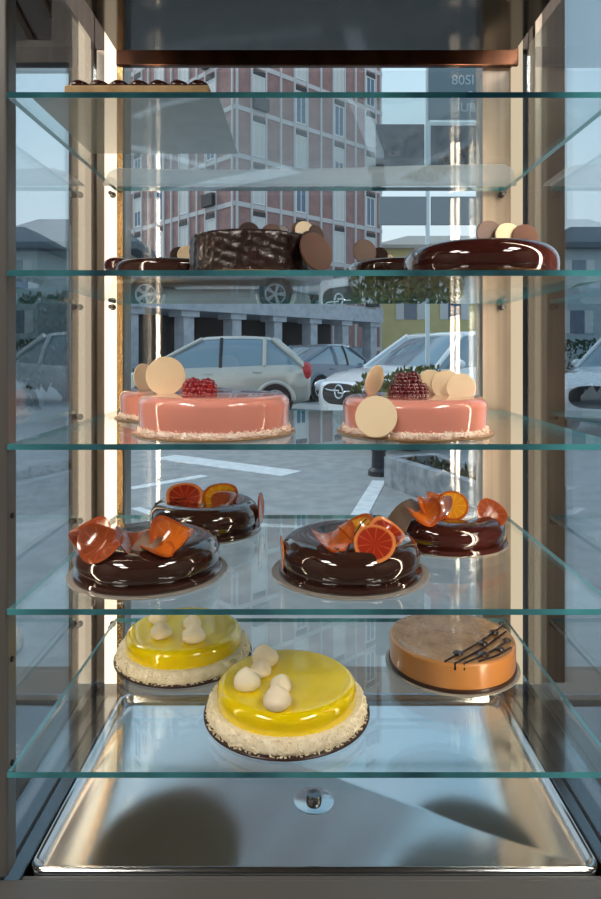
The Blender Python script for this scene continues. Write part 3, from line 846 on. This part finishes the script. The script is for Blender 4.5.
# ------------------------------------------------------------------ trees and hedges
M_leaf = mat('dark_leaves', (62, 80, 60), .7, col2=(44, 60, 46), nscale=3)
M_leafy = mat('yellow_green_leaves', (120, 116, 58), .7, col2=(70, 84, 48), nscale=8)
def foliage(name, label, cat, c, rad, n, leaf, m, group=None, boxy=False):
    bm = bmesh.new()
    for i in range(n):
        while True:
            p = Vector([random.uniform(-1, 1) for _ in range(3)])
            if boxy or .3 < p.length < 1+.12*math.sin(5*p.x+3*p.y): break
        if boxy:
            k = random.choice((0, 1, 2)); p[k] = math.copysign(random.uniform(.75, 1), p[k])
        q = Vector((p.x*rad[0], p.y*rad[1], p.z*rad[2]))
        mt = Matrix.Translation(q) @ Euler([random.uniform(0, 6.3) for _ in range(3)]).to_matrix().to_4x4()
        L = leaf*random.uniform(.6, 1.2)
        vs = [bm.verts.new(mt @ Vector(v)) for v in ((-L, 0, 0), (0, -L*.5, L*.1), (L, 0, 0), (0, L*.5, L*.1))]
        bm.faces.new(vs)
    t = thing(name, label, cat, (c[0], c[1], 0), 0, group)
    me = bpy.data.meshes.new('foliage'); bm.to_mesh(me); bm.free()
    obj('foliage', me, m, t, loc=(0, 0, c[2]))
    if c[2]-rad[2]*.5 > .1:
        bm = bmesh.new(); tube(bm, [(0, 0, 0), (.05, 0, c[2])], .14, 10)
        obj('trunk', bm, mat(name+'_bark', (70, 60, 52), .9), t)
    return t
GT = 'dark trees at the left edge'
for x, y, r, h, l in ((-6.0, 16.5, 1.35, 1.52, 'dark bushy tree at the left edge, closest to the lit post'), (-8.85, 17, 1.4, 1.52, 'dark bushy tree at the left edge, closest to the picture edge')):
    foliage('bushy_tree', l, 'tree', (x, y, h), (r, 1.2, h-.12), 3400, .14, M_leaf, GT)
foliage('hedge', 'dark hedge along the pale house at the right edge', 'hedge', (13.0, 30, .9), (2.6, .6, .9), 1800, .13, M_leaf, boxy=True)
foliage('shrub', 'yellow flowering shrub in front of the white car', 'shrub', (1.35, 8.3, .55), (.75, .35, .52), 1500, .06, M_leafy, boxy=False)

# planter by the road
M_stone = mat('planter_stone', (150, 156, 160), .85, col2=(112, 120, 126), nscale=9, detail=8, bump=.4, bscale=14)
pl = thing('stone_planter', 'low grey stone planter at the road edge, right', 'planter', (1.33, 5.42, 0), math.radians(-68))
bm = bmesh.new(); box(bm, -.85, .85, -.28, -.18, 0, .27); box(bm, -.85, .85, .18, .28, 0, .27); box(bm, -.85, -.75, -.18, .18, 0, .27); box(bm, .75, .85, -.18, .18, 0, .27); box(bm, -.75, .75, -.18, .18, 0, .18)
obj('trough', bm, M_stone, pl, smooth=False)
bm = bmesh.new()
for i in range(160):
    x, y = random.uniform(-.72, .72), random.uniform(-.16, .16)
    mt = Matrix.Translation((x, y, .18+random.uniform(0, .08))) @ Euler([random.uniform(0, 6) for _ in range(3)]).to_matrix().to_4x4()
    vs = [bm.verts.new(mt @ Vector(v)) for v in ((-.05, 0, 0), (0, -.025, .01), (.05, 0, 0), (0, .025, .01))]; bm.faces.new(vs)
me = bpy.data.meshes.new('ground_plants'); bm.to_mesh(me); bm.free(); obj('ground_plants', me, mat('dry_leaves', (96, 84, 66), .8, col2=(60, 70, 52), nscale=10), pl)
bm = bmesh.new(); lathe(bm, [(0, 0), (.11, 0), (.11, .05), (.075, .08), (.07, .24), (.085, .26), (.07, .31), (0, .33)], 24)
o = obj('bollard', bm, mat('bollard_iron', (50, 52, 58), .5), loc=(.76, 6.6, 0)); tag(o, 'short dark bollard beside the left end of the stone planter', 'bollard')

# billboard
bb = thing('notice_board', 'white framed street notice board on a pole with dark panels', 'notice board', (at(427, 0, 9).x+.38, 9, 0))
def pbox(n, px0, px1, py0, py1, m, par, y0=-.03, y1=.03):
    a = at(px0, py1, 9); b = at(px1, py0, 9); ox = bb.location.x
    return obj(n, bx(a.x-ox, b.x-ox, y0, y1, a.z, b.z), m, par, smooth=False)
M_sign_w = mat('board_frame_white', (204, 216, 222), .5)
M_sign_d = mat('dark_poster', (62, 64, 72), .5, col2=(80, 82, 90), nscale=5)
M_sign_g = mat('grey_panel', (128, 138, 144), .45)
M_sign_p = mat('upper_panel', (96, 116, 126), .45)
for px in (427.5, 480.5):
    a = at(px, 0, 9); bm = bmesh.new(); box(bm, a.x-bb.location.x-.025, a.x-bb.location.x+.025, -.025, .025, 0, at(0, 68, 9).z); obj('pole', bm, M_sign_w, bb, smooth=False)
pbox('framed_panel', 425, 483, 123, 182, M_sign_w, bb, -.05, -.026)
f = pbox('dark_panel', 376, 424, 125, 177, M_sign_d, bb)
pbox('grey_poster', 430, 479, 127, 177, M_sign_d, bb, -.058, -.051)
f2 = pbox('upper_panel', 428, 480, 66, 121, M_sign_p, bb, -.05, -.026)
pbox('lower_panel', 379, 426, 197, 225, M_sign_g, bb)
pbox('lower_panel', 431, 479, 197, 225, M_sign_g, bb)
def text(body, px, py, hpx, par, m, mirror=True):
    cu = bpy.data.curves.new('lettering', 'FONT'); cu.body = body; cu.size = hpx*9/F*1.35; cu.align_x = 'CENTER'; cu.extrude = .002
    tmp = bpy.data.objects.new('lettering_src', cu); C.objects.link(tmp)
    dg = bpy.context.evaluated_depsgraph_get(); me = bpy.data.meshes.new_from_object(tmp.evaluated_get(dg))
    bpy.data.objects.remove(tmp)
    me.name = 'lettering'; me.materials.clear(); me.materials.append(m)
    for v in me.vertices:
        x, y, z = v.co; v.co = (-x if mirror else x, -z, y)
    o = bpy.data.objects.new('lettering', me); C.objects.link(o); o.parent = par
    a = at(px, py, 9); o.location = (a.x-bb.location.x, -.054, a.z); return o
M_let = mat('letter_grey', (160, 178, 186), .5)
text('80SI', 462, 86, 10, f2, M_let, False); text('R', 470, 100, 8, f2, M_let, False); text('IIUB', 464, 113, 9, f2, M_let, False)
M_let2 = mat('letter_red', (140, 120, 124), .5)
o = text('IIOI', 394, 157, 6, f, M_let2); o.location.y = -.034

# ------------------------------------------------------------------ cars
M_tire = mat('tyre', (26, 26, 28), .8)
M_rim = mat('rim_alloy', (190, 194, 198), .3, metal=.8)
M_carglass = mat('car_glass', (104, 130, 146), .04, spec=1.0, coat=1.0)
M_tail = mat('tail_red', (190, 26, 34), .15, coat=.6)
M_head = mat('headlamp', (210, 216, 222), .1, coat=.8)
M_blk = mat('black_plastic', (28, 30, 34), .4)
M_chrome = mat('chrome', (215, 218, 222), .12, metal=1.0)
M_plate = mat('plate', (216, 220, 222), .5)
def interp(tab, x):
    for (a, va), (b, vb) in zip(tab[:-1], tab[1:]):
        if x <= b:
            k = (x-a)/(b-a); k = k*k*(3-2*k)*.35+k*.65; return va+(vb-va)*k
    return tab[-1][1]
def make_car(label, paint, loc, yaw, L, Wd, belt, roof, xa, xroof0, xroof1, xb, wheels, wr=.31, group='parked cars', emblem=False):
    """local: +x runs from the nose (0) to the tail (L), z up; yaw turns it"""
    t = thing('car', label, 'car', loc, yaw, group)
    hw = Wd/2
    def w(x): 
        e = min(x, L-x); return hw*(1-.32*max(0, 1-e/.55)**2.2)
    def low(x):
        e = min(x, L-x); return .20+.10*max(0, 1-e/.4)
    bm = bmesh.new(); N = 34; loops = []
    for i in range(N+1):
        x = L*(.5-.5*math.cos(PI*i/N)); b = interp(belt, x); lo = low(x); k = w(x)
        e = min(x, L-x); sh = .72 if e < .01 else 1
        half = [(k*.86, lo), (k*.97, lo+.10), (k*1.0, lo+(b-lo)*.45), (k*.99, lo+(b-lo)*.78), (k*.93, b-.02), (k*.82, b+.015), (k*.4, b+.035)]
        ring = [(x, -yy, z) for yy, z in half]+[(x, yy, z) for yy, z in half[::-1]]
        if e < .01: ring = [(x, yy*.9, lo+.08+(z-lo)*.75) for _, yy, z in ring]
        loops.append(ring)
    loft(bm, loops); obj('body', bm, paint, t, angle=50)
    # cabin of glass with a painted roof and pillars
    def top(x):
        if x < xroof0: k = (x-xa)/(xroof0-xa); return interp(belt, x)*(1-k)+roof*k if k < 1 else roof
        if x > xroof1: k = (x-xroof1)/(xb-xroof1); return roof*(1-k)+interp(belt, x)*k
        return roof+.03*math.sin(PI*(x-xroof0)/(xroof1-xroof0))
    bm = bmesh.new(); loops = []; N = 26
    xs = [xa+(xb-xa)*i/N for i in range(N+1)]
    def cs(x, off=0.0):
        b = interp(belt, x)-.03; z = max(top(x), b+.04); kk = (z-b)/(roof-b+.001)
        wb = w(x)*.93; wt = wb-(.22*hw)*kk
        return b, z+off, wb, wt
    for x in xs:
        b, z, wb, wt = cs(x)
        loops.append([(x, -wb, b), (x, -(wb+wt)/2-.012, (b+z)/2), (x, -wt, z-.035), (x, -wt+.08, z), (x, wt-.08, z), (x, wt, z-.035), (x, (wb+wt)/2+.012, (b+z)/2), (x, wb, b)])
    loft(bm, loops); obj('windows', bm, M_carglass, t, angle=50)
    bm = bmesh.new(); loops = []
    for i in range(13):
        x = xroof0-.04+(xroof1-xroof0+.10)*i/12; b, z, wb, wt = cs(x, .014)
        loops.append([(x, -wt-.012, z-.06), (x, -wt+.06, z), (x, wt-.06, z), (x, wt+.012, z-.06)])
    loft(bm, loops); obj('roof', bm, paint, t, angle=50)
    for s in (-1, 1):
        bm = bmesh.new()
        pts = []
        for i in range(9):
            x = xa+(xroof0-xa)*i/8; b, z, wb, wt = cs(x); pts.append((x, s*(wt+.004), z-.02))
        tube(bm, pts, .038, 8)
        pts = []
        for i in range(9):
            x = xroof1+(xb-xroof1)*i/8; b, z, wb, wt = cs(x); pts.append((x, s*(wt+.004), z-.02))
        tube(bm, pts, .05, 8); obj('pillar', bm, paint, t)
        xm = (xa+xroof0)/2*.35+(xroof0+xroof1)/2*.65
        for xp, rr, mm in ((xm+.12, .035, M_blk), (xroof1-.15, .05, paint)):
            b, z, wb, wt = cs(xp); bm = bmesh.new(); tube(bm, [(xp, s*(wb-.004), b), (xp, s*((wb+wt)/2+.010), (b+z)/2), (xp, s*wt, z-.03)], rr, 8); obj('pillar', bm, mm, t)
        for xh in (xm-.12, xm+.85):
            bm = bmesh.new(); box(bm, xh-.09, xh+.09, s*w(xh)*.985-.02, s*w(xh)*.985+.02, interp(belt, xh)-.16, interp(belt, xh)-.125); obj('door_handle', bm, paint, t, smooth=False, bevel=.008)
        bm = bmesh.new(); xq = xa+.42; bmesh.ops.create_uvsphere(bm, u_segments=16, v_segments=10, radius=1, matrix=Matrix.Translation((xq, s*(w(xq)+.06), interp(belt, xq)+.05)) @ Matrix.Diagonal((.07, .11, .075, 1))); obj('wing_mirror', bm, paint, t)
        bm = bmesh.new(); bmesh.ops.create_uvsphere(bm, u_segments=16, v_segments=10, radius=1, matrix=Matrix.Translation((L-.10, s*w(L-.10)*.90, interp(belt, L-.1)-.10)) @ Matrix.Diagonal((.13, .09, .17, 1))); obj('tail_light', bm, M_tail, t)
        bm = bmesh.new(); bmesh.ops.create_uvsphere(bm, u_segments=16, v_segments=10, radius=1, matrix=Matrix.Translation((.20, s*w(.2)*.86, interp(belt, .2)-.08)) @ Matrix.Diagonal((.22, .10, .085, 1))); obj('headlight', bm, M_head, t)
        for xw in wheels:
            y = s*(hw-.08)
            bm = bmesh.new(); R_ = wr
            lathe(bm, [(R_*.62, -.10), (R_*.9, -.105), (R_, -.08), (R_, .08), (R_*.9, .105), (R_*.62, .10), (R_*.55, .06), (0, .05)], 40)
            wo = obj('wheel', bm, M_tire, t, loc=(xw, y, R_), rot=(-s*PI/2, 0, 0))
            bm = bmesh.new(); lathe(bm, [(R_*.60, .085), (R_*.66, .098), (R_*.66, .106), (R_*.60, .106), (R_*.57, .085)], 40)
            for k in range(5):
                a = 2*PI*k/5
                for da in (-.13, .13):
                    tube(bm, [(R_*.10*math.cos(a), R_*.10*math.sin(a), .10), (R_*.6*math.cos(a+da), R_*.6*math.sin(a+da), .098)], .022, 6)
            lathe(bm, [(0, .08), (R_*.16, .08), (R_*.16, .112), (0, .116)], 20); obj('rim', bm, M_rim, wo)
            bm = bmesh.new()
            tube(bm, [(xw+(R_+.045)*math.cos(q), s*(hw*.985), R_+(R_+.045)*math.sin(q)) for q in [PI*i/16 for i in range(17)]], .045, 8); obj('wheel_arch', bm, paint, t)
            bm = bmesh.new(); lathe(bm, [(0, 0), (R_+.04, 0), (R_+.04, .01), (0, .01)], 32); obj('wheel_well', bm, M_blk, t, loc=(xw, s*(hw*1.0-.006), R_), rot=(-s*PI/2, 0, 0))
    # nose
    bm = bmesh.new(); loops = []
    for x, k in ((.03, .92), (-.035, 1), (-.05, .94)):
        loops.append([(x, hw*.50*k*math.copysign(abs(math.cos(q))**.6, math.cos(q)), .60+.17*k*math.copysign(abs(math.sin(q))**.8, math.sin(q))) for q in [2*PI*i/36 for i in range(36)]])
    loft(bm, loops); g = obj('grille', bm, M_blk, t)
    bm = bmesh.new(); box(bm, -.075, -.03, -.24, .24, .33, .44); obj('license_plate', bm, M_plate, t, smooth=False)
    if emblem:
        bm = bmesh.new(); tube(bm, [(-.055, .10*math.cos(q), .64+.10*math.sin(q)) for q in [2*PI*i/28 for i in range(29)]], .016, 8, cap=False)
        tube(bm, [(-.058, .14, .66), (-.058, -.02, .655), (-.058, .02, .625), (-.058, -.14, .62)], .014, 6); obj('grille_emblem', bm, M_chrome, g)
        bm = bmesh.new(); 
        for s in (-1, 1): tube(bm, [(-.05, s*.12, .65), (-.05, s*.30, .66), (-.02, s*.46, .70)], .012, 6)
        obj('grille_bar', bm, M_chrome, g)
    return t
M_silver = mat('silver_paint', (192, 186, 176), .24, metal=.4, coat=.8)
M_blue = mat('blue_grey_paint', (92, 104, 122), .2, metal=.4, coat=.8)
M_whitep = mat('white_paint', (228, 232, 236), .2, coat=.8)
M_grey = mat('grey_paint', (120, 128, 136), .2, metal=.4, coat=.8)
def heading(dx, dy): return math.atan2(dy, dx)
hatch = dict(belt=[(0, .66), (.5, .84), (1.0, .93), (2.2, .97), (3.6, 1.02), (3.95, .96)], roof=1.53, xa=.75, xroof0=1.85, xroof1=3.25, xb=3.85, wheels=(.78, 3.32))
# silver hatchback: tail at px 312
make_car('silver hatchback parked side on behind the left pink cake', M_silver, (-3.86, 13.6, 0), heading(1, -.02), 4.0, 1.72, **hatch)
coupe = dict(belt=[(0, .58), (.5, .74), (1.2, .88), (2.6, .95), (3.9, .98), (4.4, .86)], roof=1.42, xa=1.15, xroof0=2.0, xroof1=2.9, xb=4.1, wheels=(.85, 3.5))
make_car('blue grey car seen between the silver car and the white car', M_blue, (2.05, 19.6, 0), heading(-.66, -.75)+0.0, 4.4, 1.78, wr=.33, **coupe)
suv = dict(belt=[(0, .74), (.5, .90), (1.2, 1.0), (2.6, 1.04), (3.9, 1.08), (4.4, .98)], roof=1.56, xa=1.15, xroof0=2.0, xroof1=3.4, xb=4.25, wheels=(.85, 3.5))
make_car('white car with a black grille behind the right pink cake', M_whitep, (.58, 10.0, 0), heading(.82, .57), 4.4, 1.80, wr=.33, emblem=True, **suv)
make_car('white car at the right edge beyond the side glass', M_whitep, (4.2, 9.2, 0), heading(.7, .71), 4.3, 1.78, wr=.33, **suv)
make_car('grey car far off beyond the arcade behind the blue car', M_grey, (3.0, 37, 0), heading(.2, 1), 4.2, 1.75, **hatch)
make_car('dark grey hatchback in shade left of the silver car', M_grey, (-5.0, 19.2, 0), heading(.98, .2), 4.0, 1.72, **hatch)

# ------------------------------------------------------------------ render look
S.view_settings.view_transform = 'Standard'
S.view_settings.look = 'None'
S.view_settings.gamma = 1.0
S.view_settings.exposure = 0.45
S.view_settings.use_curve_mapping = False
S.cycles.max_bounces = 12
S.cycles.transparent_max_bounces = 40
S.cycles.glossy_bounces = 6
S.cycles.sample_clamp_indirect = 6
